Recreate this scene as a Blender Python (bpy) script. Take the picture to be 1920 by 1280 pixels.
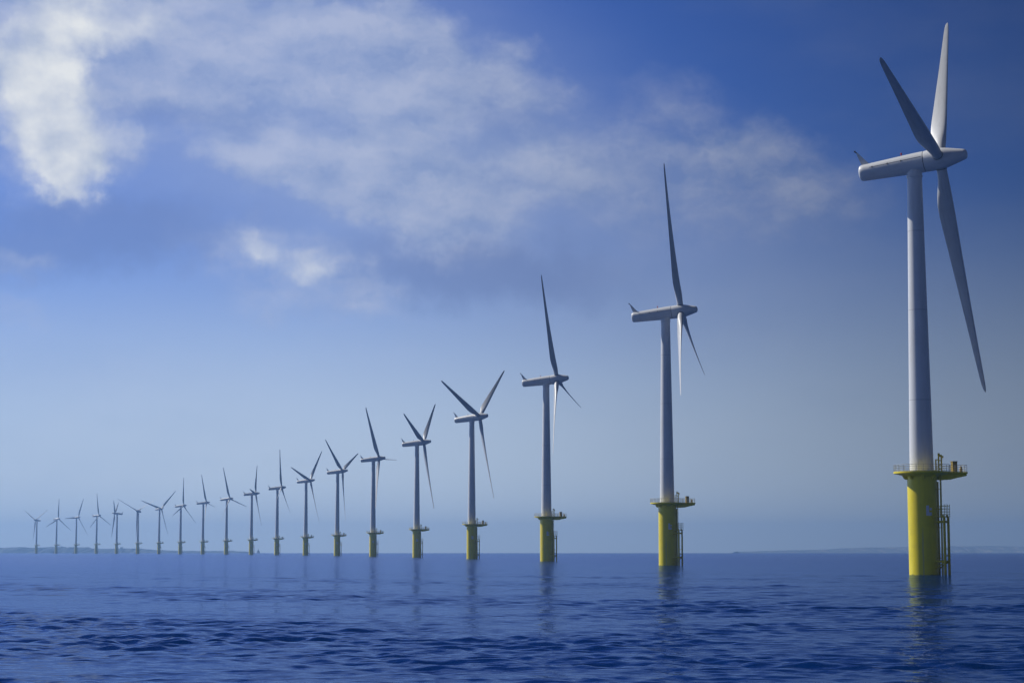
import bpy, math, random
import numpy as np
from mathutils import Vector, Matrix

# ------------------------------------------------------------------ start clean
for o in list(bpy.data.objects):
    bpy.data.objects.remove(o)
S = bpy.context.scene
COL = S.collection
R = math.radians
rnd = random.Random(4)

# ------------------------------------------------------------------ camera
EYE = 4.6                    # the photographer stands on a low deck
FPX = 3500.0                 # focal length for a 1920 px wide frame
PITCH = math.atan(392.0 / FPX)
EARTH = 6.37e6
cam_d = bpy.data.cameras.new('camera')
cam_d.sensor_width = 36.0
cam_d.lens = 36.0 * FPX / 1920.0
cam_d.clip_start = 0.5
cam_d.clip_end = 40000
cam = bpy.data.objects.new('camera', cam_d)
COL.objects.link(cam)
cam.location = (0, 0, EYE)
cam.rotation_euler = (R(90) + PITCH, 0, 0)
S.camera = cam
S.view_settings.view_transform = 'Standard'
S.view_settings.look = 'None'
S.view_settings.exposure = 0.0
S.view_settings.gamma = 1.0

# ------------------------------------------------------------------ sun
SUN_EL, SUN_AZ = R(42), R(-60)          # azimuth from +Y, negative = left
sun_dir = Vector((math.sin(SUN_AZ) * math.cos(SUN_EL), math.cos(SUN_AZ) * math.cos(SUN_EL), math.sin(SUN_EL)))
sl = bpy.data.lights.new('sun', 'SUN')
sl.energy = 4.8
sl.angle = R(0.5)
sl.color = (1.0, 0.95, 0.86)
so = bpy.data.objects.new('sun', sl)
COL.objects.link(so)
so.rotation_euler = sun_dir.to_track_quat('Z', 'Y').to_euler()
so.location = (-300, 150, 300)

# ------------------------------------------------------------------ world: sky and clouds by direction
W = bpy.data.worlds.new('World')
S.world = W
W.use_nodes = True
wt = W.node_tree
wt.nodes.clear()


class NT:
    """small helper for wiring nodes"""
    def __init__(s, t): s.t = t
    def n(s, kind, **kw):
        nd = s.t.nodes.new(kind)
        for k, v in kw.items(): setattr(nd, k, v)
        return nd
    def put(s, sock, v):
        if isinstance(v, bpy.types.NodeSocket): s.t.links.new(v, sock)
        elif v is not None: sock.default_value = v
    def math(s, op, a, b=None, c=None, clamp=False):
        nd = s.n('ShaderNodeMath', operation=op, use_clamp=clamp)
        s.put(nd.inputs[0], a)
        if b is not None: s.put(nd.inputs[1], b)
        if c is not None: s.put(nd.inputs[2], c)
        return nd.outputs[0]
    def vmath(s, op, a, b=None, scale=None):
        nd = s.n('ShaderNodeVectorMath', operation=op)
        s.put(nd.inputs[0], a)
        if b is not None: s.put(nd.inputs[1], b)
        if scale is not None: s.put(nd.inputs['Scale'], scale)
        return nd.outputs[0]
    def mix(s, f, a, b, blend='MIX'):
        nd = s.n('ShaderNodeMix', data_type='RGBA', blend_type=blend)
        s.put(nd.inputs[0], f); s.put(nd.inputs[6], a); s.put(nd.inputs[7], b)
        return nd.outputs[2]
    def noise(s, vec, scale, detail=4, rough=0.55, out=0, dim='3D'):
        nd = s.n('ShaderNodeTexNoise', noise_dimensions=dim)
        if vec is not None: s.put(nd.inputs['Vector'], vec)
        nd.inputs['Scale'].default_value = scale
        nd.inputs['Detail'].default_value = detail
        nd.inputs['Roughness'].default_value = rough
        return nd.outputs[out]
    def smooth(s, v, lo, hi, a=0.0, b=1.0):
        nd = s.n('ShaderNodeMapRange', interpolation_type='SMOOTHSTEP')
        s.put(nd.inputs[0], v)
        for i, x in zip((1, 2, 3, 4), (lo, hi, a, b)): nd.inputs[i].default_value = x
        return nd.outputs[0]
    def ramp(s, v, stops):
        nd = s.n('ShaderNodeValToRGB')
        s.put(nd.inputs[0], v)
        el = nd.color_ramp.elements
        el[0].position, el[0].color = stops[0][0], (*stops[0][1], 1)
        el[1].position, el[1].color = stops[-1][0], (*stops[-1][1], 1)
        for p, c in stops[1:-1]:
            e = el.new(p); e.color = (*c, 1)
        return nd.outputs[0]


def rgb(r, g, b):                      # sRGB 0-255 to linear
    f = lambda c: (c / 255) / 12.92 if c <= 10 else ((c / 255 + 0.055) / 1.055) ** 2.4
    return (f(r), f(g), f(b))


def bearing(px, py):                    # azimuth / elevation (degrees) of a direction in the photo
    x, y = (px - 960) / FPX, (640 - py) / FPX
    d = Vector((x, math.cos(PITCH) - y * math.sin(PITCH), math.sin(PITCH) + y * math.cos(PITCH))).normalized()
    return math.degrees(math.atan2(d.x, d.y)), math.degrees(math.asin(d.z))


w = NT(wt)
tc = w.n('ShaderNodeTexCoord')
dirv = tc.outputs['Generated']
sep = w.n('ShaderNodeSeparateXYZ')
wt.links.new(dirv, sep.inputs[0])
dx, dy, dz = sep.outputs
az = w.math('MULTIPLY', w.math('ARCTAN2', dx, dy), 57.2958)
elv = w.math('MULTIPLY', w.math('ARCSINE', dz), 57.2958)
comb = w.n('ShaderNodeCombineXYZ')
wt.links.new(az, comb.inputs[0]); wt.links.new(elv, comb.inputs[1])
ang = comb.outputs[0]

sky = w.n('ShaderNodeTexSky', sky_type='NISHITA')
sky.sun_disc = False
sky.sun_elevation = SUN_EL
sky.sun_rotation = SUN_AZ
sky.altitude = 0
sky.air_density = 1.0
sky.dust_density = 0.6
sky.ozone_density = 3.0
up = w.n('ShaderNodeCombineXYZ')
wt.links.new(dx, up.inputs[0]); wt.links.new(dy, up.inputs[1])
wt.links.new(w.math('MAXIMUM', dz, 0.012), up.inputs[2])
wt.links.new(w.vmath('NORMALIZE', up.outputs[0]), sky.inputs[0])
STR = 0.1

# --- clouds: irregular soft masses, each a falloff round a direction, broken up by noise
wv = w.n('ShaderNodeTexNoise'); wt.links.new(ang, wv.inputs['Vector'])
wv.inputs['Scale'].default_value = 0.55; wv.inputs['Detail'].default_value = 5; wv.inputs['Roughness'].default_value = 0.6
warp = w.vmath('SCALE', w.vmath('SUBTRACT', wv.outputs['Color'], (0.5, 0.5, 0.5)), scale=2.4)
wv2 = w.n('ShaderNodeTexNoise'); wt.links.new(ang, wv2.inputs['Vector'])
wv2.inputs['Scale'].default_value = 1.6; wv2.inputs['Detail'].default_value = 5; wv2.inputs['Roughness'].default_value = 0.55
warp2 = w.vmath('SCALE', w.vmath('SUBTRACT', wv2.outputs['Color'], (0.5, 0.5, 0.5)), scale=1.1)
ang_soft = w.vmath('ADD', ang, warp)
ang_crisp = w.vmath('ADD', ang, warp2)
ang_mid = w.vmath('ADD', ang, w.vmath('SCALE', warp2, scale=0.5))


def blobs(vec, lst):
    tot = None
    for px, py, rx, ry, rot, st in lst:
        a, e = bearing(px, py)
        k = 57.2958 / FPX
        mp = w.n('ShaderNodeMapping', vector_type='TEXTURE')
        wt.links.new(vec, mp.inputs[0])
        mp.inputs['Location'].default_value = (a, e, 0)
        mp.inputs['Rotation'].default_value = (0, 0, R(-rot))
        mp.inputs['Scale'].default_value = (rx * k * 1.5, ry * k * 1.5, 1e3)
        g = w.n('ShaderNodeTexGradient', gradient_type='SPHERICAL')
        wt.links.new(mp.outputs[0], g.inputs[0])
        tot = w.math('MULTIPLY_ADD', w.smooth(g.outputs[1], 0, 0.75), st, tot if tot is not None else 0.0)
    return tot


soft = blobs(ang_soft, [
    (420, 75, 440, 110, 6, .85), (690, 110, 260, 115, 14, .7), (805, 150, 90, 70, 30, .4), (200, 60, 260, 110, 0, .5),
    (560, 290, 320, 80, 18, .72), (740, 270, 80, 100, 0, .35), (800, 385, 190, 90, 18, .7), (640, 345, 230, 55, 14, .3),
    (1000, 150, 100, 55, 25, .5), (1250, 170, 150, 45, 10, .25), (1180, 320, 420, 110, 4, .5), (1430, 340, 260, 85, 8, .22), (1000, 330, 160, 60, 0, .3),
    (230, 275, 70, 50, 0, .32), (20, 480, 80, 30, 15, .32), (10, 570, 60, 40, 0, .28), (540, 500, 220, 80, 16, .5),
    (680, 535, 50, 35, 30, .2), (100, 180, 150, 220, 0, .5), (1520, 480, 420, 60, 5, .15), (350, 590, 420, 50, -3, .12),
])
veil_b = blobs(ang, [(430, 150, 680, 300, 10, .56), (1080, 430, 560, 190, 8, .36)])
crisp = blobs(ang_crisp, [
    (105, 245, 85, 110, -12, 1.0), (20, 190, 75, 110, 0, .5), (140, 315, 62, 62, 0, .75), (60, 130, 85, 70, 0, .55), (200, 35, 150, 55, 0, .7),
    (110, 60, 70, 80, 0, .5), (235, 262, 42, 34, 0, .42), (465, 448, 56, 30, 28, .33), (530, 490, 92, 36, 20, .40),
    (592, 492, 42, 36, 0, .30),
])
def billow(vec, rot, sx, sy, detail=7, rough=0.56):
    mp = w.n('ShaderNodeMapping'); wt.links.new(vec, mp.inputs[0])
    mp.inputs['Rotation'].default_value = (0, 0, R(rot)); mp.inputs['Scale'].default_value = (sx, sy, 1)
    return w.noise(mp.outputs[0], 1.0, detail, rough)


TOSUN = (-0.55, 0.55, 0.0)                     # towards the sun, degrees
n_soft = billow(ang_mid, 16, 0.24, 0.50)
n_soft_s = billow(w.vmath('ADD', ang_mid, TOSUN), 16, 0.24, 0.50)
n_fine = billow(ang, 0, 0.40, 0.46, 6, 0.52)
n_fine_s = billow(w.vmath('ADD', ang, (-0.45, 0.45, 0)), 0, 0.40, 0.46, 6, 0.52)
n_big = billow(ang, 14, 0.07, 0.20, 5)
far_field = w.math('MULTIPLY', w.smooth(w.math('ABSOLUTE', az), 18, 40), w.smooth(n_big, 0.42, 0.7))
soft = w.math('MAXIMUM', soft, far_field)
win = w.smooth(soft, 0.0, 0.45)
soft_d = w.math('MULTIPLY_ADD', w.math('MULTIPLY', w.math('SUBTRACT', n_soft, 0.48), win), 1.3, soft)
soft_m = w.smooth(soft_d, 0.0, 1.05)
soft_m = w.math('MAXIMUM', soft_m, w.math('MULTIPLY', w.smooth(n_big, 0.40, 0.68), 0.16))
light_s = w.math('MULTIPLY_ADD', w.math('SUBTRACT', n_soft, n_soft_s), 3.2, 0.48, clamp=True)
crisp_d = w.math('MULTIPLY_ADD', w.math('MULTIPLY', w.math('SUBTRACT', n_fine, 0.48), w.smooth(crisp, 0.0, 0.4)), 1.7, crisp)
crisp_m = w.smooth(crisp_d, 0.0, 1.3)
light_c = w.math('MULTIPLY_ADD', w.math('SUBTRACT', n_fine, n_fine_s), 2.6, 0.62, clamp=True)

# the sky dims away from the sun's side
side = w.math('MULTIPLY', w.smooth(az, -8, 22, 1.0, 0.36), w.smooth(w.math('ABSOLUTE', az), 40, 120, 1.0, 0.55))
tint = w.mix(1.0, sky.outputs[0], (0.265, 0.43, 0.93, 1), 'MULTIPLY')
tinted = w.vmath('SCALE', tint, scale=STR)
high = w.smooth(elv, 11, 34, 1.0, 0.0)
tinted = w.mix(high, w.mix(1.0, tinted, (0.27, 0.36, 0.54, 1), 'MULTIPLY'), tinted)
low = w.smooth(elv, 1.0, 12.0, 0.95, 0.0)
veil = w.mix(w.math('MULTIPLY', low, w.smooth(az, -25, -6, 0.8, 1.0)), tinted, (0.54, 0.655, 0.80, 1))
veil = w.mix(veil_b, veil, (*rgb(148, 166, 206), 1))
dark_b = blobs(ang_soft, [(900, 510, 260, 62, 4, 1.0), (170, 440, 300, 70, -4, .9), (330, 205, 190, 40, 6, .5), (930, 190, 110, 60, 20, .35)])
veil = w.mix(w.math('MULTIPLY', dark_b, 0.5), veil, (*rgb(104, 126, 178), 1))
c1 = w.mix(w.math('MULTIPLY', soft_m, 0.72), veil, w.mix(light_s, (*rgb(140, 160, 202), 1), (*rgb(186, 195, 219), 1)))
c2 = w.mix(w.math('MULTIPLY', crisp_m, 0.88), c1, w.mix(light_c, (*rgb(168, 182, 208), 1), (*rgb(236, 238, 237), 1)))
c2 = w.vmath('SCALE', c2, scale=side)
bg = w.n('ShaderNodeBackground')
wt.links.new(c2, bg.inputs[0])
bg.inputs[1].default_value = 1.0
wo = w.n('ShaderNodeOutputWorld')
wt.links.new(bg.outputs[0], wo.inputs[0])


# ------------------------------------------------------------------ materials
def mat(name, color, rough=0.5, metal=0.0, spec=0.5):
    m = bpy.data.materials.new(name)
    m.use_nodes = True
    b = m.node_tree.nodes['Principled BSDF']
    b.inputs['Base Color'].default_value = (*color, 1)
    b.inputs['Roughness'].default_value = rough
    b.inputs['Metallic'].default_value = metal
    b.inputs['Specular IOR Level'].default_value = spec
    return m, NT(m.node_tree), b


def painted(name, color, dirt, amount, rough, streaky=(0.5, 0.5, 0.06), extra=None):
    """paint with rain streaks and blotches"""
    m, t, b = mat(name, color, rough)
    g = t.n('ShaderNodeTexCoord').outputs['Object']
    mp = t.n('ShaderNodeMapping'); t.put(mp.inputs[0], g); mp.inputs['Scale'].default_value = streaky
    n1 = t.smooth(t.noise(mp.outputs[0], 2.2, 5, 0.6), 0.42, 0.8)
    n2 = t.smooth(t.noise(g, 0.35, 4, 0.55), 0.4, 0.75)
    f = t.math('MULTIPLY', t.math('MAXIMUM', n1, t.math('MULTIPLY', n2, 0.6)), amount)
    c = t.mix(f, (*color, 1), (*dirt, 1))
    if extra: c = extra(t, g, c)
    t.put(b.inputs['Base Color'], c)
    t.put(b.inputs['Roughness'], t.math('MULTIPLY_ADD', f, 0.3, rough))
    return m


def tower_bands(t, g, c):
    s = t.n('ShaderNodeSeparateXYZ'); t.put(s.inputs[0], g)
    d = None
    for z in (33.5, 51.0, 66.5):
        q = t.smooth(t.math('ABSOLUTE', t.math('SUBTRACT', s.outputs[2], z)), 0.05, 0.10, 1, 0)
        d = q if d is None else t.math('MAXIMUM', d, q)
    return t.mix(t.math('MULTIPLY', d, 0.45), c, (0.25, 0.26, 0.27, 1))


def tide(t, g, c):
    s = t.n('ShaderNodeSeparateXYZ'); t.put(s.inputs[0], g)
    wob = t.math('MULTIPLY_ADD', t.noise(g, 1.3, 3), 0.9, -0.45)
    f = t.smooth(t.math('ADD', s.outputs[2], wob), -0.1, 0.2, 0.7, 0.0)
    c = t.mix(f, c, (0.05, 0.06, 0.02, 1))
    # a grey run-off stain under the number board
    a = t.math('ARCTAN2', s.outputs[0], t.math('MULTIPLY', s.outputs[1], -1.0))
    st = t.math('MULTIPLY', t.smooth(t.math('ABSOLUTE', t.math('ADD', a, t.math('MULTIPLY_ADD', t.noise(g, 0.4, 2), 0.08, 0.21))), 0.02, 0.08, 1, 0),
                t.smooth(s.outputs[2], 6.5, 10.0, 1, 0))
    return t.mix(t.math('MULTIPLY', st, 0.45), c, (0.25, 0.24, 0.26, 1))


M = {}
M['tower'] = painted('tower_paint', (0.66, 0.68, 0.69), (0.42, 0.42, 0.40), 0.35, 0.42, extra=tower_bands)
M['shell'] = painted('shell_paint', (0.62, 0.64, 0.65), (0.36, 0.36, 0.35), 0.35, 0.38, streaky=(0.15, 0.6, 0.6))
M['blade'] = painted('blade_paint', (0.54, 0.56, 0.57), (0.30, 0.30, 0.29), 0.4, 0.4, streaky=(0.8, 0.8, 0.08))
M['yellow'] = painted('yellow_paint', (0.80, 0.66, 0.004), (0.42, 0.34, 0.02), 0.45, 0.4, extra=tide)
M['steel_yellow'] = painted('yellow_steel', (0.62, 0.50, 0.008), (0.28, 0.21, 0.02), 0.5, 0.5)
M['rail'] = mat('galvanised_rail', (0.36, 0.38, 0.38), 0.5, 0.3)[0]
M['dark'] = mat('dark_rubber', (0.025, 0.027, 0.03), 0.6)[0]
M['board'] = painted('board_paint', (0.72, 0.72, 0.74), (0.4, 0.4, 0.4), 0.4, 0.5)
M['box'] = painted('box_paint', (0.30, 0.22, 0.02), (0.12, 0.09, 0.02), 0.6, 0.5)
M['red'] = mat('red_cap', (0.35, 0.02, 0.015), 0.4)[0]


# ------------------------------------------------------------------ mesh helpers
class MB:
    def __init__(s): s.v = []; s.f = []
    def add(s, v, f):
        k = len(s.v); s.v += [tuple(p) for p in v]; s.f += [tuple(i + k for i in q) for q in f]; return s
    def loft(s, rings, cap=(True, True)):
        n = len(rings[0]); v = [p for r in rings for p in r]; f = []
        for i in range(len(rings) - 1):
            for j in range(n):
                a, b = i * n + j, i * n + (j + 1) % n
                f.append((a, b, b + n, a + n))
        if cap[0]: f.append(tuple(range(n - 1, -1, -1)))
        if cap[1]: f.append(tuple((len(rings) - 1) * n + j for j in range(n)))
        return s.add(v, f)
    def lathe(s, prof, n=40, axis='Z', cap=(True, True), c=(0, 0, 0)):
        rings = []
        for r, h in prof:
            ring = []
            for j in range(n):
                a = 2 * math.pi * j / n
                p = (r * math.cos(a), r * math.sin(a), h) if axis == 'Z' else (h, r * math.cos(a), r * math.sin(a))
                ring.append((p[0] + c[0], p[1] + c[1], p[2] + c[2]))
            rings.append(ring)
        return s.loft(rings, cap)
    def tube(s, a, b, r, n=8, r2=None):
        a, b = Vector(a), Vector(b); d = (b - a).normalized()
        u = d.orthogonal().normalized(); v = d.cross(u); r2 = r if r2 is None else r2
        return s.loft([[p + (u * math.cos(2 * math.pi * j / n) + v * math.sin(2 * math.pi * j / n)) * q for j in range(n)]
                       for p, q in ((a, r), (b, r2))])
    def path(s, pts, r, n=6, closed=False):
        k = len(pts)
        for i in range(k if closed else k - 1): s.tube(pts[i], pts[(i + 1) % k], r, n)
        return s
    def box(s, c, size, rot=None, taper=1.0):
        x, y, z = (q / 2 for q in size); c = Vector(c)
        p = [Vector((i * x, j * y, -z)) for i, j in ((-1, -1), (1, -1), (1, 1), (-1, 1))]
        p += [Vector((q.x * taper, q.y * taper, z)) for q in p]
        if rot is not None: p = [rot @ q for q in p]
        return s.add([q + c for q in p], [(3, 2, 1, 0), (4, 5, 6, 7), (0, 1, 5, 4), (1, 2, 6, 5), (2, 3, 7, 6), (3, 0, 4, 7)])
    def prism(s, outline, z0, z1):
        return s.loft([[(x, y, z0) for x, y in outline], [(x, y, z1) for x, y in outline]])
    def mesh(s, name, m, angle=35):
        me = bpy.data.meshes.new(name)
        me.from_pydata(s.v, [], s.f)
        me.materials.append(m)
        me.polygons.foreach_set('use_smooth', [True] * len(me.polygons))
        me.set_sharp_from_angle(angle=R(angle))
        me.update()
        return me


def link(name, me, parent=None):
    o = bpy.data.objects.new(name, me)
    COL.objects.link(o)
    if parent: o.parent = parent
    return o


def tag(o, label=None, cat=None, group=None, kind=None):
    for k, v in (('label', label), ('category', cat), ('group', group), ('kind', kind)):
        if v: o[k] = v
    return o


def sea_drop(x, y): return -(x * x + y * y) / (2 * EARTH)


# ------------------------------------------------------------------ water: one curved sheet with real waves
def build_water():
    rng = np.random.default_rng(11)
    rr = [2.0]
    while rr[-1] < 9000:
        r = rr[-1]
        rr.append(r + (1.5 if r < 40 else max(0.0026 * r, 0.17)))
    rr = np.array(rr)
    dense = np.arange(-18.5, 18.501, 0.045)
    coarse = np.arange(20.0, 340.01, 2.5)
    th = np.radians(np.concatenate([dense, coarse]))
    nr, nt = len(rr), len(th)
    X = (rr[:, None] * np.sin(th)[None]); Y = (rr[:, None] * np.cos(th)[None])
    Z = np.zeros_like(X)
    dr = np.gradient(rr)
    # wind from the left quarter: crests lie mostly across the view
    K = 190
    lam = np.exp(rng.uniform(np.log(0.6), np.log(15), K))
    dirn = R(262) + rng.normal(0, 0.75, K)
    ph = rng.uniform(0, 2 * np.pi, K)
    slope = 0.025 * np.exp(-0.5 * ((np.log(lam) - np.log(1.5)) / 0.8) ** 2)
    # gusty patches: the ripples are stronger in some places than in others
    patch = np.zeros_like(X)
    for n_ in range(26):
        l = rng.uniform(9, 60); a = rng.uniform(0, 2 * np.pi)
        f_ = np.clip((l / dr - 3.0) / 3.0, 0, 1)[:, None]
        patch += f_ * np.sin(2 * np.pi / l * (X * np.cos(a) * 0.7 + Y * np.sin(a)) + rng.uniform(0, 6.28))
    patch /= np.sqrt(13.0)
    patch = np.clip(0.80 + 0.32 * patch, 0.28, 1.6) ** 1.25
    for k in range(K):
        kk = 2 * np.pi / lam[k]
        amp = slope[k] / kk
        fade = np.clip((lam[k] / dr - 3.0) / 3.0, 0, 1)
        rows = fade > 0
        if not rows.any(): continue
        arg = kk * (X[rows] * np.cos(dirn[k]) + Y[rows] * np.sin(dirn[k])) + ph[k]
        g = np.sin(arg)
        sharp = g - 0.18 * np.cos(2 * arg)
        Z[rows] += amp * fade[rows, None] * sharp * (patch[rows] if lam[k] < 9 else 1.0)
    Z -= (X ** 2 + Y ** 2) / (2 * EARTH)
    V = np.concatenate([np.stack([X, Y, Z], -1).reshape(-1, 3), [[0, 0, 0]]]).astype(np.float32)
    i = np.arange(nr - 1)[:, None]; j = np.arange(nt)[None]
    j2 = (j + 1) % nt
    q = np.stack([i * nt + j, i * nt + j2, (i + 1) * nt + j2, (i + 1) * nt + j], -1).reshape(-1, 4)
    jj = np.arange(nt)
    tri = np.stack([np.full(nt, nr * nt), jj, (jj + 1) % nt], -1)[:, ::-1]
    loops = np.concatenate([q.ravel(), tri.ravel()]).astype(np.int32)
    starts = np.concatenate([np.arange(len(q)) * 4, len(q) * 4 + np.arange(nt) * 3]).astype(np.int32)
    me = bpy.data.meshes.new('water')
    me.vertices.add(len(V)); me.vertices.foreach_set('co', V.ravel())
    me.loops.add(len(loops)); me.loops.foreach_set('vertex_index', loops)
    me.polygons.add(len(starts)); me.polygons.foreach_set('loop_start', starts)
    me.polygons.foreach_set('use_smooth', np.ones(len(starts), dtype=bool))
    me.update(calc_edges=True)
    m, t, b = mat('sea_water', (0.001, 0.02, 0.12), 0.2)
    t.t.nodes.remove(b)
    dif = t.n('ShaderNodeBsdfDiffuse'); dif.inputs[0].default_value = (0.001, 0.017, 0.085, 1)
    glo = t.n('ShaderNodeBsdfGlossy'); glo.inputs[0].default_value = (0.46, 0.59, 0.88, 1)
    fre = t.n('ShaderNodeFresnel'); fre.inputs[0].default_value = 1.333
    mx = t.n('ShaderNodeMixShader')
    t.put(mx.inputs[0], t.math('MULTIPLY', fre.outputs[0], 0.85)); t.put(mx.inputs[1], dif.outputs[0]); t.put(mx.inputs[2], glo.outputs[0])
    t.put(t.t.nodes['Material Output'].inputs[0], mx.outputs[0])
    g = t.n('ShaderNodeNewGeometry').outputs['Position']
    # ripples too fine for the mesh: as gloss far out, as bumps and gloss near by
    ln = t.n('ShaderNodeVectorMath', operation='LENGTH'); t.put(ln.inputs[0], g)
    t.put(glo.inputs['Roughness'], t.smooth(ln.outputs['Value'], 40, 1000, 0.08, 0.20))
    mp = t.n('ShaderNodeMapping'); t.put(mp.inputs[0], g)
    mp.inputs['Rotation'].default_value = (0, 0, R(8)); mp.inputs['Scale'].default_value = (0.5, 1.0, 1.0)
    h1 = t.noise(mp.outputs[0], 1.3, 3, 0.5)
    bp = t.n('ShaderNodeBump'); t.put(bp.inputs['Height'], h1)
    bp.inputs['Distance'].default_value = 0.075; bp.inputs['Strength'].default_value = 1.0
    for q_ in (dif, glo, fre): t.put(q_.inputs['Normal'], bp.outputs[0])
    me.materials.append(m)
    o = link('water', me)
    tag(o, kind='structure', label='dark blue rippled sea stretching to the horizon', cat='water')


build_water()

# ------------------------------------------------------------------ wind turbine, one of each mesh
HUB_Z, OVERHANG, TILT, BLADE = 80.0, 5.0, R(6), 47.5
DECK = 19.7

# tower
tw = MB().lathe([(2.50, DECK + 0.02), (2.50, DECK + 0.22), (2.28, DECK + 0.24), (2.08, 34), (1.82, 51), (1.58, 66), (1.42, 77.2)], 56)
me_tower = tw.mesh('tower', M['tower'])
cl = MB().lathe([(1.40, 77.1), (1.56, 77.25), (1.56, 77.5), (1.47, 77.6), (1.50, 78.9)], 48)
me_collar = cl.mesh('yaw_collar', M['shell'])
dr_ = MB()
for k in range(9):
    a0, a1 = R(-122 + k * 2.6), R(-122 + (k + 1) * 2.6)
    if k < 8:
        r = 2.33
        dr_.loft([[(r * math.cos(a), r * math.sin(a), z) for a, z in ((a0, DECK + .3), (a1, DECK + .3), (a1, DECK + 2.5), (a0, DECK + 2.5))],
                  [((r - .2) * math.cos(a), (r - .2) * math.sin(a), z) for a, z in ((a0, DECK + .3), (a1, DECK + .3), (a1, DECK + 2.5), (a0, DECK + 2.5))]])
me_door = dr_.mesh('door', M['shell'])

# nacelle (local X = rotor axis, origin = rotor centre)
prof = [(0.5, -15.95), (1.05, -15.88), (1.42, -15.7), (1.56, -15.4), (1.62, -14.8), (1.84, -9.5), (2.02, -5.2), (2.07, -3.02)]
me_nac = MB().lathe(prof, 56, 'X').mesh('nacelle', M['shell'], 40)
me_ring = MB().lathe([(1.96, -3.06), (1.96, -2.80)], 48, 'X').mesh('bearing_ring', M['dark'])
sp = [(2.02, -2.90), (2.08, -2.5), (2.12, -0.8), (2.08, 0.5), (1.94, 1.3), (1.62, 2.6), (1.28, 3.9), (1.06, 4.7), (0.92, 5.05), (0.62, 5.28), (0.25, 5.38)]
me_spin = MB().lathe(sp, 56, 'X').mesh('spinner', M['shell'], 40)


def nac_r(x): return np.interp(x, [q[1] for q in prof], [q[0] for q in prof])


# joint strip along both flanks of the shell with its hinge brackets
me_seam, me_hinge = [], []
for side in (-1, 1):
    phi = R(20)
    xs = np.linspace(-13.6, -3.2, 14)
    def pt(x, d, off): 
        r = nac_r(x) + off
        return (x, side * r * math.cos(phi + d), r * math.sin(phi + d))
    me_seam.append(MB().loft([[pt(x, -.018, -.02), pt(x, .018, -.02), pt(x, .018, .025), pt(x, -.018, .025)] for x in xs]).mesh('joint_strip', M['dark']))
    for x in (-13.0, -9.9, -7.2):
        me_hinge.append(MB().loft([[pt(q, -.09, -.02), pt(q, .07, -.02), pt(q, .07, .07), pt(q, -.09, .07)] for q in (x - .1, x + .1)]).mesh('hinge', M['dark']))
fin = MB()
fo = [(-15.2, 1.5), (-13.6, 1.55), (-14.4, 2.4), (-15.75, 4.2), (-16.05, 4.15), (-15.6, 2.6)]
fin.loft([[(x, y * k, z) for x, z in fo] for y, k in ((-.22, 1), (.22, 1))])
me_fin = fin.mesh('tail_fin', M['shell'])
sen = MB().tube((-15.8, 0, 4.1), (-16.45, 0, 4.62), .10).tube((-16.15, -.3, 4.4), (-16.15, .3, 4.4), .05).lathe([(.02, -16.5), (.15, -16.4), (.15, -16.15)], 10, 'X', c=(0, 0, 4.62))
me_sen = sen.mesh('wind_sensor', M['dark'])
me_lamp = MB().lathe([(.10, 1.85), (.10, 2.25), (.17, 2.26), (.17, 2.5), (.08, 2.62)], 12, c=(-7.3, 0, 0)).mesh('beacon', M['red'])


# blade (local Z = span, X = leading edge, -Y = upwind)
def airfoil(n=28):
    pts = []
    for j in range(n):
        a = 2 * math.pi * j / n
        x = 0.5 * (1 + math.cos(a))                   # 1 = trailing .. 0 = leading
        t = 5 * (0.2969 * math.sqrt(max(x, 0)) - 0.1260 * x - 0.3516 * x * x + 0.2843 * x ** 3 - 0.1036 * x ** 4)
        pts.append((x, t * (1 if math.sin(a) >= 0 else -1)))
    return pts


def blade_mesh():
    af = airfoil()
    st = [1.4, 2.2, 3.2, 4.4, 5.8, 7.4, 9.2, 11.5, 14.5, 18, 22, 26, 30, 34, 38, 41.5, 44.2, 45.8, 46.7, 47.2, 47.5]
    ch = [1.95, 1.95, 1.98, 2.15, 2.5, 2.88, 3.12, 3.12, 2.92, 2.65, 2.38, 2.1, 1.83, 1.58, 1.34, 1.13, .95, .80, .60, .38, .12]
    bl = [0, 0, .04, .22, .5, .8, .97] + [1] * 14
    tk = [1, 1, .97, .82, .62, .45, .36, .30, .26, .23, .21, .19, .18, .18, .17, .17, .17, .17, .18, .2, .3]
    tw_ = [14, 14, 14, 14, 14, 13.2, 12, 10.4, 8.4, 6.4, 4.7, 3.4, 2.4, 1.6, .9, .5, .2, 0, 0, 0, 0]
    rings = []
    for z, c, b, t, g in zip(st, ch, bl, tk, tw_):
        ring = []
        for j, (x, y) in enumerate(af):
            a = 2 * math.pi * j / len(af)
            cx, cy = -0.5 * math.cos(a) * 1.0, 0.5 * math.sin(a)         # round root
            ax, ay = 0.32 - x, y * t                                      # aerofoil, pitch axis at 32 %
            px, py = (1 - b) * cx + b * ax, (1 - b) * cy + b * ay
            px, py = px * c, py * c
            q = -R(g)
            X, Y = px * math.cos(q) - py * math.sin(q), px * math.sin(q) + py * math.cos(q)
            ring.append((X, Y - 0.00045 * z * z, z))
        rings.append(ring)
    return MB().loft(rings).mesh('blade', M['blade'], 50)


me_blade = blade_mesh()
me_root = MB().lathe([(1.0, 1.98), (1.04, 2.0), (1.04, 2.1), (1.0, 2.12)], 36).mesh('root_seal', M['dark'])

# yellow foundation
me_found = MB().lathe([(2.81, -9), (2.81, 18.7), (2.9, 18.75), (2.9, 18.85), (2.78, 18.87)], 64).mesh('foundation', M['yellow'])
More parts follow.
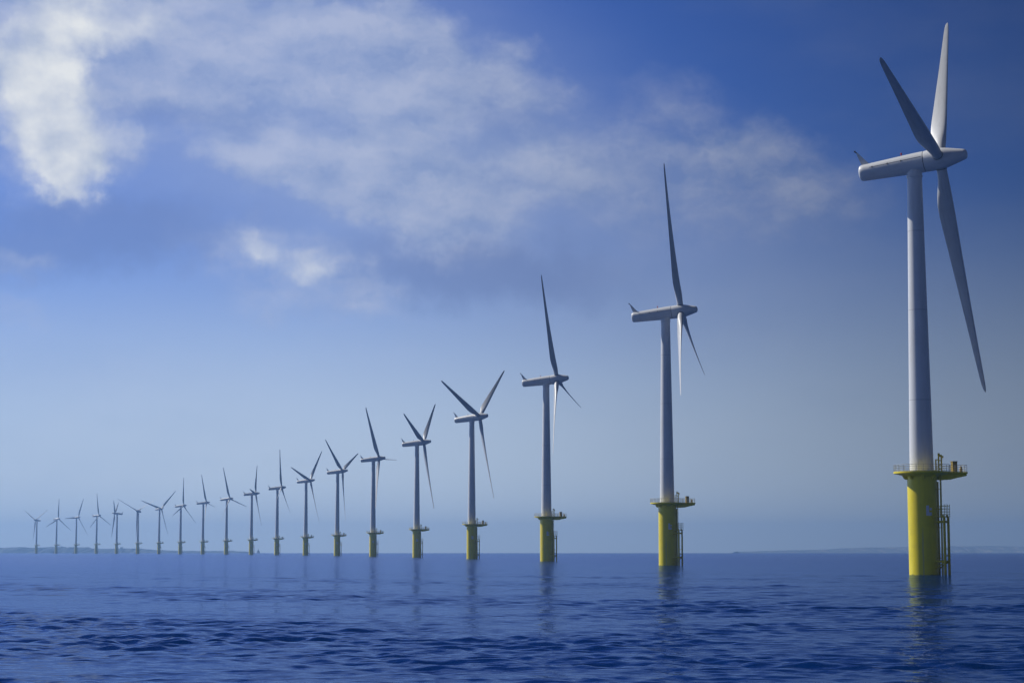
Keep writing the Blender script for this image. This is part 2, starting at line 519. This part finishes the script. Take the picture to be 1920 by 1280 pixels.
# platform: round deck with a long bay to the right, conical skirt and beams
EXT = R(16)
ce, se = math.cos(EXT), math.sin(EXT)
def out(x, y): return (x * ce - y * se, x * se + y * ce)
RD = 5.35
outline = [out(RD * math.cos(a), RD * math.sin(a)) for a in np.linspace(R(27), R(333), 60)]
outline += [out(8.75, -2.0), out(8.95, -1.6), out(8.95, 1.6), out(8.75, 2.0)]
pf = MB().prism(outline, DECK - 0.34, DECK)
pf.lathe([(2.84, 18.8), (3.3, 18.88), (5.25, DECK - 0.33)], 56, cap=(False, False))
for y in (-1.5, -.2, 1.3):                                   # tapering beams under the bay
    o_ = [(3.0, 18.2), (5.2, 18.2), (6.9, 18.6), (8.7, 18.95), (8.7, DECK - .35), (3.0, DECK - .35)]
    pf.loft([[(*out(x, y + d), z) for x, z in o_] for d in (-.14, .14)])
for x in (5.3, 7.2, 8.6):
    a, b = out(x, -1.7), out(x, 1.7)
    pf.tube((*a, DECK - .55), (*b, DECK - .55), .16, 6)
me_plat = pf.mesh('platform', M['yellow'], 25)
me_brk = []
for a in (R(218), R(262), R(300), R(175), R(130), R(90)):
    rot = Matrix.Rotation(a, 3, 'Z')
    o_ = [(2.83, 18.2), (3.2, 18.22), (3.5, 18.5), (3.8, DECK - .62), (2.83, DECK - .62)]
    me_brk.append(MB().loft([[rot @ Vector((x, d, z)) for x, z in o_] for d in (-.16, .16)]).mesh('bracket', M['yellow']))

rl = MB()
pts = [Vector((x, y, 0)) * 0.985 for x, y in outline]
per = [0]
for i in range(len(pts)): per.append(per[-1] + (pts[(i + 1) % len(pts)] - pts[i]).length)
L = per[-1]
def along(s):
    s %= L
    i = max(k for k in range(len(pts)) if per[k] <= s)
    return pts[i].lerp(pts[(i + 1) % len(pts)], (s - per[i]) / max(1e-6, per[i + 1] - per[i]))
npost = 30
for i in range(npost):
    p = along(L * i / npost)
    rl.tube(p + Vector((0, 0, DECK)), p + Vector((0, 0, DECK + 1.3)), .042, 6)
for z, q in ((1.3, .042), (.88, .03), (.46, .03), (.12, .04)):
    rl.path([p + Vector((0, 0, DECK + z)) for p in pts], q, 6, True)
me_rail = rl.mesh('railing', M['rail'])

# davit crane: twin post, head and short jib; a lower post beside it
cr = MB()
cx, cy = 3.15, -1.55
for d in (-.2, .32):
    cr.box((cx + d, cy, DECK + 1.6), (.24, .3, 3.2))
for z in (.5, 1.3, 2.1, 2.9): cr.box((cx + .06, cy, DECK + z), (.5, .22, .16))
cr.box((cx - .16, cy, DECK + 3.25), (.34, .36, .5))
cr.box((cx + .36, cy, DECK + 2.95), (.8, .3, .26), Matrix.Rotation(R(28), 3, 'Y'))
cr.tube((cx + .62, cy, DECK + 2.8), (cx + .62, cy, DECK + 2.4), .05)
cr.box((cx - .75, cy, DECK + 1.15), (.22, .22, 2.3)); cr.box((cx - .5, cy, DECK + 2.25), (.6, .24, .18))
me_crane = cr.mesh('davit_crane', M['steel_yellow'])
bx = MB()
p = out(6.3, -1.2)
rz = Matrix.Rotation(EXT, 3, 'Z')
bx.box((*p, DECK + .98), (.95, .8, 1.95), rz); bx.box((*p, DECK + 2.0), (1.1, .95, .14), rz)
for dx in (-.35, .35): bx.box((p[0] + dx, p[1], DECK + .06), (.12, .7, .12), rz)
me_box = bx.mesh('equipment_cabinet', M['box'])
bl_ = MB(); p2 = out(8.0, -.8)
bl_.lathe([(.28, DECK), (.28, DECK + .7), (.2, DECK + .8), (.2, DECK + 1.05), (.05, DECK + 1.12)], 16, c=(p2[0], p2[1], 0))
me_lan = bl_.mesh('marker_lantern', M['box'])

# access ladder, rest platform and boat landing on the right flank
AL = R(-35)
ea, na = Vector((math.cos(AL), math.sin(AL), 0)), Vector((-math.sin(AL), math.cos(AL), 0))
Zv = Vector((0, 0, 1))
ld = MB()
for s in (-.24, .24): ld.tube(ea * 3.75 + na * s + Zv * -2, ea * 3.75 + na * s + Zv * (DECK - .4), .085, 6)
z = -1.0
while z < DECK - .5:
    ld.tube(ea * 3.75 + na * -.24 + Zv * z, ea * 3.75 + na * .24 + Zv * z, .035, 5); z += .32
for z in (3.2, 9.0, 12.5, 16.3):
    for s in (-.24, .24): ld.tube(ea * 2.75 + na * s + Zv * z, ea * 3.75 + na * s + Zv * z, .05, 5)
me_ladder = ld.mesh('ladder', M['steel_yellow'])
bo = MB()
FR, FS = 4.7, 1.0
for s in (-FS, FS):
    bo.tube(ea * FR + na * s + Zv * -5, ea * FR + na * s + Zv * 10.9, .25, 14)
    bo.tube(ea * FR + na * s + Zv * 10.9, ea * (FR - .35) + na * s + Zv * 11.25, .25, 14)
    for z, q in ((10.1, .22), (2.6, .22)):
        bo.tube(ea * 2.7 + na * s * .9 + Zv * z, ea * FR + na * s + Zv * z, q, 10)
    bo.tube(ea * 2.7 + na * s * .9 + Zv * 1.2, ea * FR + na * s + Zv * 2.6, .13, 8)
for z, q in ((10.1, .2), (2.6, .14), (3.7, .12), (5.0, .07)):
    bo.tube(ea * (FR - .05) + na * -FS + Zv * z, ea * (FR - .05) + na * FS + Zv * z, q, 8)
me_boat = bo.mesh('boat_landing', M['steel_yellow'])
rp = MB()
rot = Matrix.Rotation(AL, 3, 'Z')
rp.box(ea * 3.85 + Zv * 11.05, (2.2, 2.7, .14), rot)
for z in (11.5, 12.0, 12.55, 13.1):
    for s in (-1.3, 1.3): rp.tube(ea * 2.9 + na * s + Zv * z, ea * 4.9 + na * s + Zv * z, .04, 6)
    rp.tube(ea * 4.9 + na * -1.3 + Zv * z, ea * 4.9 + na * -.4 + Zv * z, .04, 6)
    rp.tube(ea * 4.9 + na * .4 + Zv * z, ea * 4.9 + na * 1.3 + Zv * z, .04, 6)
for s in (-1.3, -.4, .4, 1.3): rp.tube(ea * 4.9 + na * s + Zv * 11.1, ea * 4.9 + na * s + Zv * 13.4, .06, 6)
for s in (-1.3, 1.3): rp.tube(ea * 2.95 + na * s + Zv * 11.1, ea * 2.95 + na * s + Zv * 13.1, .05, 6)
me_rest = rp.mesh('rest_platform', M['steel_yellow'])
cb = MB()
for a in (R(-14), R(-6)):
    e_ = Vector((math.cos(a), math.sin(a), 0))
    cb.tube(e_ * 2.97 + Zv * -5, e_ * 2.97 + Zv * 17.8, .14, 10)
me_cable = cb.mesh('cable_tube', M['steel_yellow'])
# pale identification mark painted on a curved board
nb = MB()
def on_pile(a, z, r): return (r * math.sin(a), -r * math.cos(a), z)
for a0, a1, z0, z1 in ((.02, .22, 11.3, 13.2), (.22, .42, 11.3, 11.9), (.27, .42, 12.3, 12.75)):
    k = 4
    for i in range(k):
        b0, b1 = a0 + (a1 - a0) * i / k, a0 + (a1 - a0) * (i + 1) / k
        nb.loft([[on_pile(b0, z0, r), on_pile(b1, z0, r), on_pile(b1, z1, r), on_pile(b0, z1, r)] for r in (2.79, 2.835)])
me_board = nb.mesh('identification_mark', M['board'])

# ------------------------------------------------------------------ the row of twenty turbines
#  distance, x, yaw, rotor phase, blade pitch, label
ROW = [
    (360, 78.9, -24, 42, 78, 'nearest and largest wind turbine, one blade almost black against the sky, yellow base'),
    (592, 49.05, -12, 111, 24, 'second largest wind turbine, one thin blade pointing up, two hanging close together'),
    (829, 15.2, -13, 102, 26, 'wind turbine with bright yellow base standing between the second largest and the upright Y-shaped one'),
    (1064, -22.9, -26, 52, 46, 'largest turbine with blades in an upright Y, bright yellow base'),
    (1313, -66.8, -14, 52, 46, 'Y-bladed turbine with pale olive base just left of the largest Y-shaped one'),
    (1544, -114.5, -14, 90, 62, 'turbine with one broad blade leaning up left and a pale blade hanging along its tower'),
    (1787, -166.6, -17, 67, 35, 'turbine with a long blade up left, short blade up right, left of the pale-bladed one'),
    (2026, -222.9, -20, 46, 38, 'turbine with blades in a wide Y, eighth counted from the nearest'),
    (2255, -282.6, -4, 9, 30, 'turbine with one needle-thin blade straight up, immediately left of the wide Y-bladed one'),
    (2483, -345.0, -2, 36, 30, 'turbine beside the sailing boat, thin blade up and short stub blade up left'),
    (2729, -415.5, -22, 104, 30, 'turbine with a blade reaching far right and another crossing its tower down left'),
    (2945, -485.2, -6, 98, 34, 'turbine with a faint tall blade and a short blade slanting right, twelfth from the nearest'),
    (3141, -555.1, -18, 8, 18, 'turbine with one blade exactly upright and one slanting down right, thirteenth from the nearest'),
    (3361, -632.1, -40, 47, 22, 'far turbine with wide blades, one long blade up right, one nearly flat left'),
    (3551, -708.1, -102, 60, 55, 'far turbine facing the viewer head on, its two upper blades in an open V'),
    (3763, -792.7, -175, 60, 70, 'far turbine turned the other way, its nacelle tail pointing right'),
    (3997, -885.0, -21, 116, 16, 'far turbine fourth from the left end, one blade up and one long blade down right'),
    (4200, -975.5, -27, 26, 18, 'far turbine third from the left end, one blade lying flat to the left'),
    (4389, -1065.4, -30, 6, 16, 'far turbine second from the left end, blades in an upside-down Y'),
    (4561, -1155.6, -124, 60, 8, 'smallest and farthest turbine at the left end of the row, spread V blades'),
]

first = None
for D, X, yaw, ph, pitch, label in ROW:
    root = link('wind_turbine', None)
    root.location = (X, D, sea_drop(X, D))
    tag(root, label, 'wind turbine', 'wind turbines standing in a row in the sea')
    fo_ = link('foundation', me_found, root)
    for n_, m_ in (('ladder', me_ladder), ('boat_landing', me_boat), ('rest_platform', me_rest), ('cable_tube', me_cable), ('identification_mark', me_board)):
        link(n_, m_, fo_)
    pl = link('platform', me_plat, root)
    for n_, m_ in (('railing', me_rail), *[('bracket', q_) for q_ in me_brk], ('davit_crane', me_crane), ('equipment_cabinet', me_box), ('marker_lantern', me_lan)):
        link(n_, m_, pl)
    to = link('tower', me_tower, root)
    link('yaw_collar', me_collar, to); link('door', me_door, to)
    psi = R(yaw)
    a = Vector((math.cos(psi) * math.cos(TILT), math.sin(psi) * math.cos(TILT), math.sin(TILT)))
    u = Vector((-math.sin(psi), math.cos(psi), 0))
    v = a.cross(u)
    hub = Vector((0, 0, HUB_Z)) + a * OVERHANG
    fr = Matrix((a, u, v)).transposed().to_4x4()
    na_ = link('nacelle', me_nac, root); na_.matrix_local = Matrix.Translation(hub) @ fr
    for n_, m_ in (('bearing_ring', me_ring), *[('joint_strip', q_) for q_ in me_seam], *[('hinge', q_) for q_ in me_hinge], ('tail_fin', me_fin), ('wind_sensor', me_sen), ('beacon', me_lamp)):
        link(n_, m_, na_)
    sp_ = link('spinner', me_spin, root); sp_.matrix_local = Matrix.Translation(hub) @ fr
    for k in range(3):
        t_ = R(ph + 120 * k)
        r = v * math.cos(t_) + u * math.sin(t_)
        lead = (-a).cross(r)
        bm_ = Matrix((lead, -a, r)).transposed().to_4x4() @ Matrix.Rotation(-R(pitch), 4, 'Z')
        b_ = link('blade', me_blade, root); b_.matrix_local = Matrix.Translation(hub) @ bm_
        link('root_seal', me_root, b_)

# ------------------------------------------------------------------ far coast
def ground_px(px, y):                  # world x at depth y for a photo column at the horizon
    z = y * math.cos(PITCH)
    return (px - 960) / FPX * z


def ridge(name, prof_px, Y, depth, m, seed):
    """low land: a strip of terrain with a front slope, a crest line and a back slope"""
    r_ = random.Random(seed)
    xs = np.arange(prof_px[0][0], prof_px[-1][0] + .1, 1.6)
    hs = np.interp(xs, [p_[0] for p_ in prof_px], [p_[1] for p_ in prof_px])
    rows = [(-.5, 0.0), (-.38, .30), (-.2, .68), (0, 1.0), (.2, .75), (.5, 0.0)]
    V, F = [], []
    for i, (px, hpx) in enumerate(zip(xs, hs)):
        x = ground_px(px, Y)
        drop = sea_drop(x, Y)
        top = max(0.3, (hpx + r_.uniform(-.35, .35)) / FPX * Y)
        for s, k in rows:
            V.append((x, Y + s * depth + r_.uniform(-20, 20), drop - 6 + (top + 6 + EYE) * k + (r_.uniform(-.6, .6) if 0 < k < 1 else 0)))
    n = len(rows)
    for i in range(len(xs) - 1):
        for j in range(n - 1):
            F.append((i * n + j, (i + 1) * n + j, (i + 1) * n + j + 1, i * n + j + 1))
    me = bpy.data.meshes.new(name); me.from_pydata(V, [], F); me.materials.append(m)
    o = link(name, me)
    return tag(o, kind='structure')


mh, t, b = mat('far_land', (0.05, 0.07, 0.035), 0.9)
t.put(b.inputs['Base Color'], t.ramp(t.noise(t.n('ShaderNodeTexCoord').outputs['Object'], 0.02, 4), [(.35, (.06, .10, .17)), (.55, (.09, .13, .20)), (.7, (.22, .23, .26))]))  # land colours shifted to blue: distance haze painted into the base colour
# heights above the sea line in photo pixels
ridge('hills', [(-160, 9), (-60, 8), (0, 8), (40, 9.5), (62, 8), (85, 9), (105, 10.5), (118, 10.5), (124, 8), (130, 9.5), (147, 9), (163, 9.3), (174, 6.8),
                (200, 6.5), (232, 6.6), (266, 6.4), (290, 4), (330, 2.6), (380, 2.2), (436, 2.4), (445, 1.6), (470, .6)], 8300, 500, mh, 3)
ridge('hills', [(1380, .6), (1480, 3.5), (1540, 4.5), (1580, 7), (1620, 8.5), (1700, 9.5), (1780, 11), (1850, 11.5), (1930, 10), (2100, 12)], 8400, 500, mh, 5)

# tiny building on the left coast
hb = link('coast_house', None); hb.location = (ground_px(228, 8200), 8200, sea_drop(2000, 8200) + 17)
tag(hb, 'tiny hazy building rising from the low coastline at far left', 'house')
link('wall', MB().box((0, 0, -1), (11, 9, 12)).mesh('wall', M['board']), hb)
link('roof', MB().loft([[(-6, -5, 5.02), (-6, 5, 5.02), (-6, 0, 9)], [(6, -5, 5.02), (6, 5, 5.02), (6, 0, 9)]]).mesh('roof', M['dark']), hb)
# sailing boat near the horizon
sb = link('sailing_boat', None); Yb = 5600; xb = ground_px(484.3, Yb)
sb.location = (xb, Yb, sea_drop(xb, Yb))
tag(sb, 'tiny sailing boat with a triangular sail far out on the horizon', 'sailing boat')
hull = [[(x, y * k, z) for y, z in ((0, -.6), (1.1, .2), (1.4, 1.2), (-1.4, 1.2), (-1.1, .2))] for x, k in ((-5, .6), (-2.5, 1), (1.5, 1), (4.2, .55), (5.6, .08))]
link('hull', MB().loft(hull).mesh('hull', M['dark']), sb)
link('mast', MB().tube((.6, 0, 1.1), (.6, 0, 13.2), .12, 8, .07).mesh('mast', M['rail']), sb)
def sail(p0, p1, p2, bow):
    N = 8; V = []; F = []
    for side in (0, .03):
        for i in range(N + 1):
            for j in range(N + 1):
                u_, v_ = i / N, j / N
                q = Vector(p0).lerp(Vector(p1), u_).lerp(Vector(p2), v_)
                V.append((q.x, q.y + bow * math.sin(math.pi * u_) * (1 - v_) + side, q.z))
    for s in range(2):
        for i in range(N):
            for j in range(N):
                k = s * (N + 1) ** 2 + i * (N + 1) + j
                F.append((k, k + 1, k + N + 2, k + N + 1))
    return MB().add(V, F)
link('mainsail', sail((-4.4, 0, 2.4), (.4, 0, 2.0), (.45, 0, 12.8), .5).mesh('mainsail', M['board']), sb)
link('jib', sail((.9, 0, 2.2), (5.2, 0, 1.5), (.75, 0, 11.5), .4).mesh('jib', M['board']), sb)


# two marker buoys by the farthest bases
def buoy(px, Y, label):
    x = ground_px(px, Y)
    r_ = link('marker_buoy', None); r_.location = (x, Y, sea_drop(x, Y))
    tag(r_, label, 'buoy')
    link('float', MB().lathe([(.8, -.6), (1.5, -.2), (1.5, .7), (1.1, 1.0)], 20).mesh('float', M['dark']), r_)
    f = MB()
    for k in range(4):
        a = k * math.pi / 2 + .6
        f.tube((.9 * math.cos(a), .9 * math.sin(a), 1), (.3 * math.cos(a), .3 * math.sin(a), 4.2), .09, 6)
    link('lattice', f.mesh('lattice', M['dark']), r_)
    link('lantern', MB().lathe([(.45, 4.1), (.45, 4.3), (.28, 4.4), (.28, 4.9), (.05, 5.1)], 14).mesh('lantern', M['dark']), r_)


buoy(100.8, 4350, 'tiny dark buoy beside the second turbine from the left end')
buoy(137.6, 4150, 'tiny dark buoy beside the third turbine from the left end')

# ------------------------------------------------------------------ haze
hz = MB().box((0, 0, 0), (18600, 18600, 150))
me_hz = bpy.data.meshes.new('haze'); me_hz.from_pydata(hz.v, [], hz.f)
mz = bpy.data.materials.new('sea_haze'); mz.use_nodes = True
mz.node_tree.nodes.clear()
pv = mz.node_tree.nodes.new('ShaderNodeVolumePrincipled')
pv.inputs['Color'].default_value = (0.30, 0.56, 1.0, 1)
pv.inputs['Density'].default_value = 1.25e-4
pv.inputs['Anisotropy'].default_value = 0.5
ou = mz.node_tree.nodes.new('ShaderNodeOutputMaterial')
mz.node_tree.links.new(pv.outputs[0], ou.inputs['Volume'])
me_hz.materials.append(mz)
ho = link('haze', me_hz)
ho.location = (0, 0, 63)      # from -12 to 138 m
tag(ho, kind='stuff', label='thin blue sea haze that fades the far turbines', cat='haze')
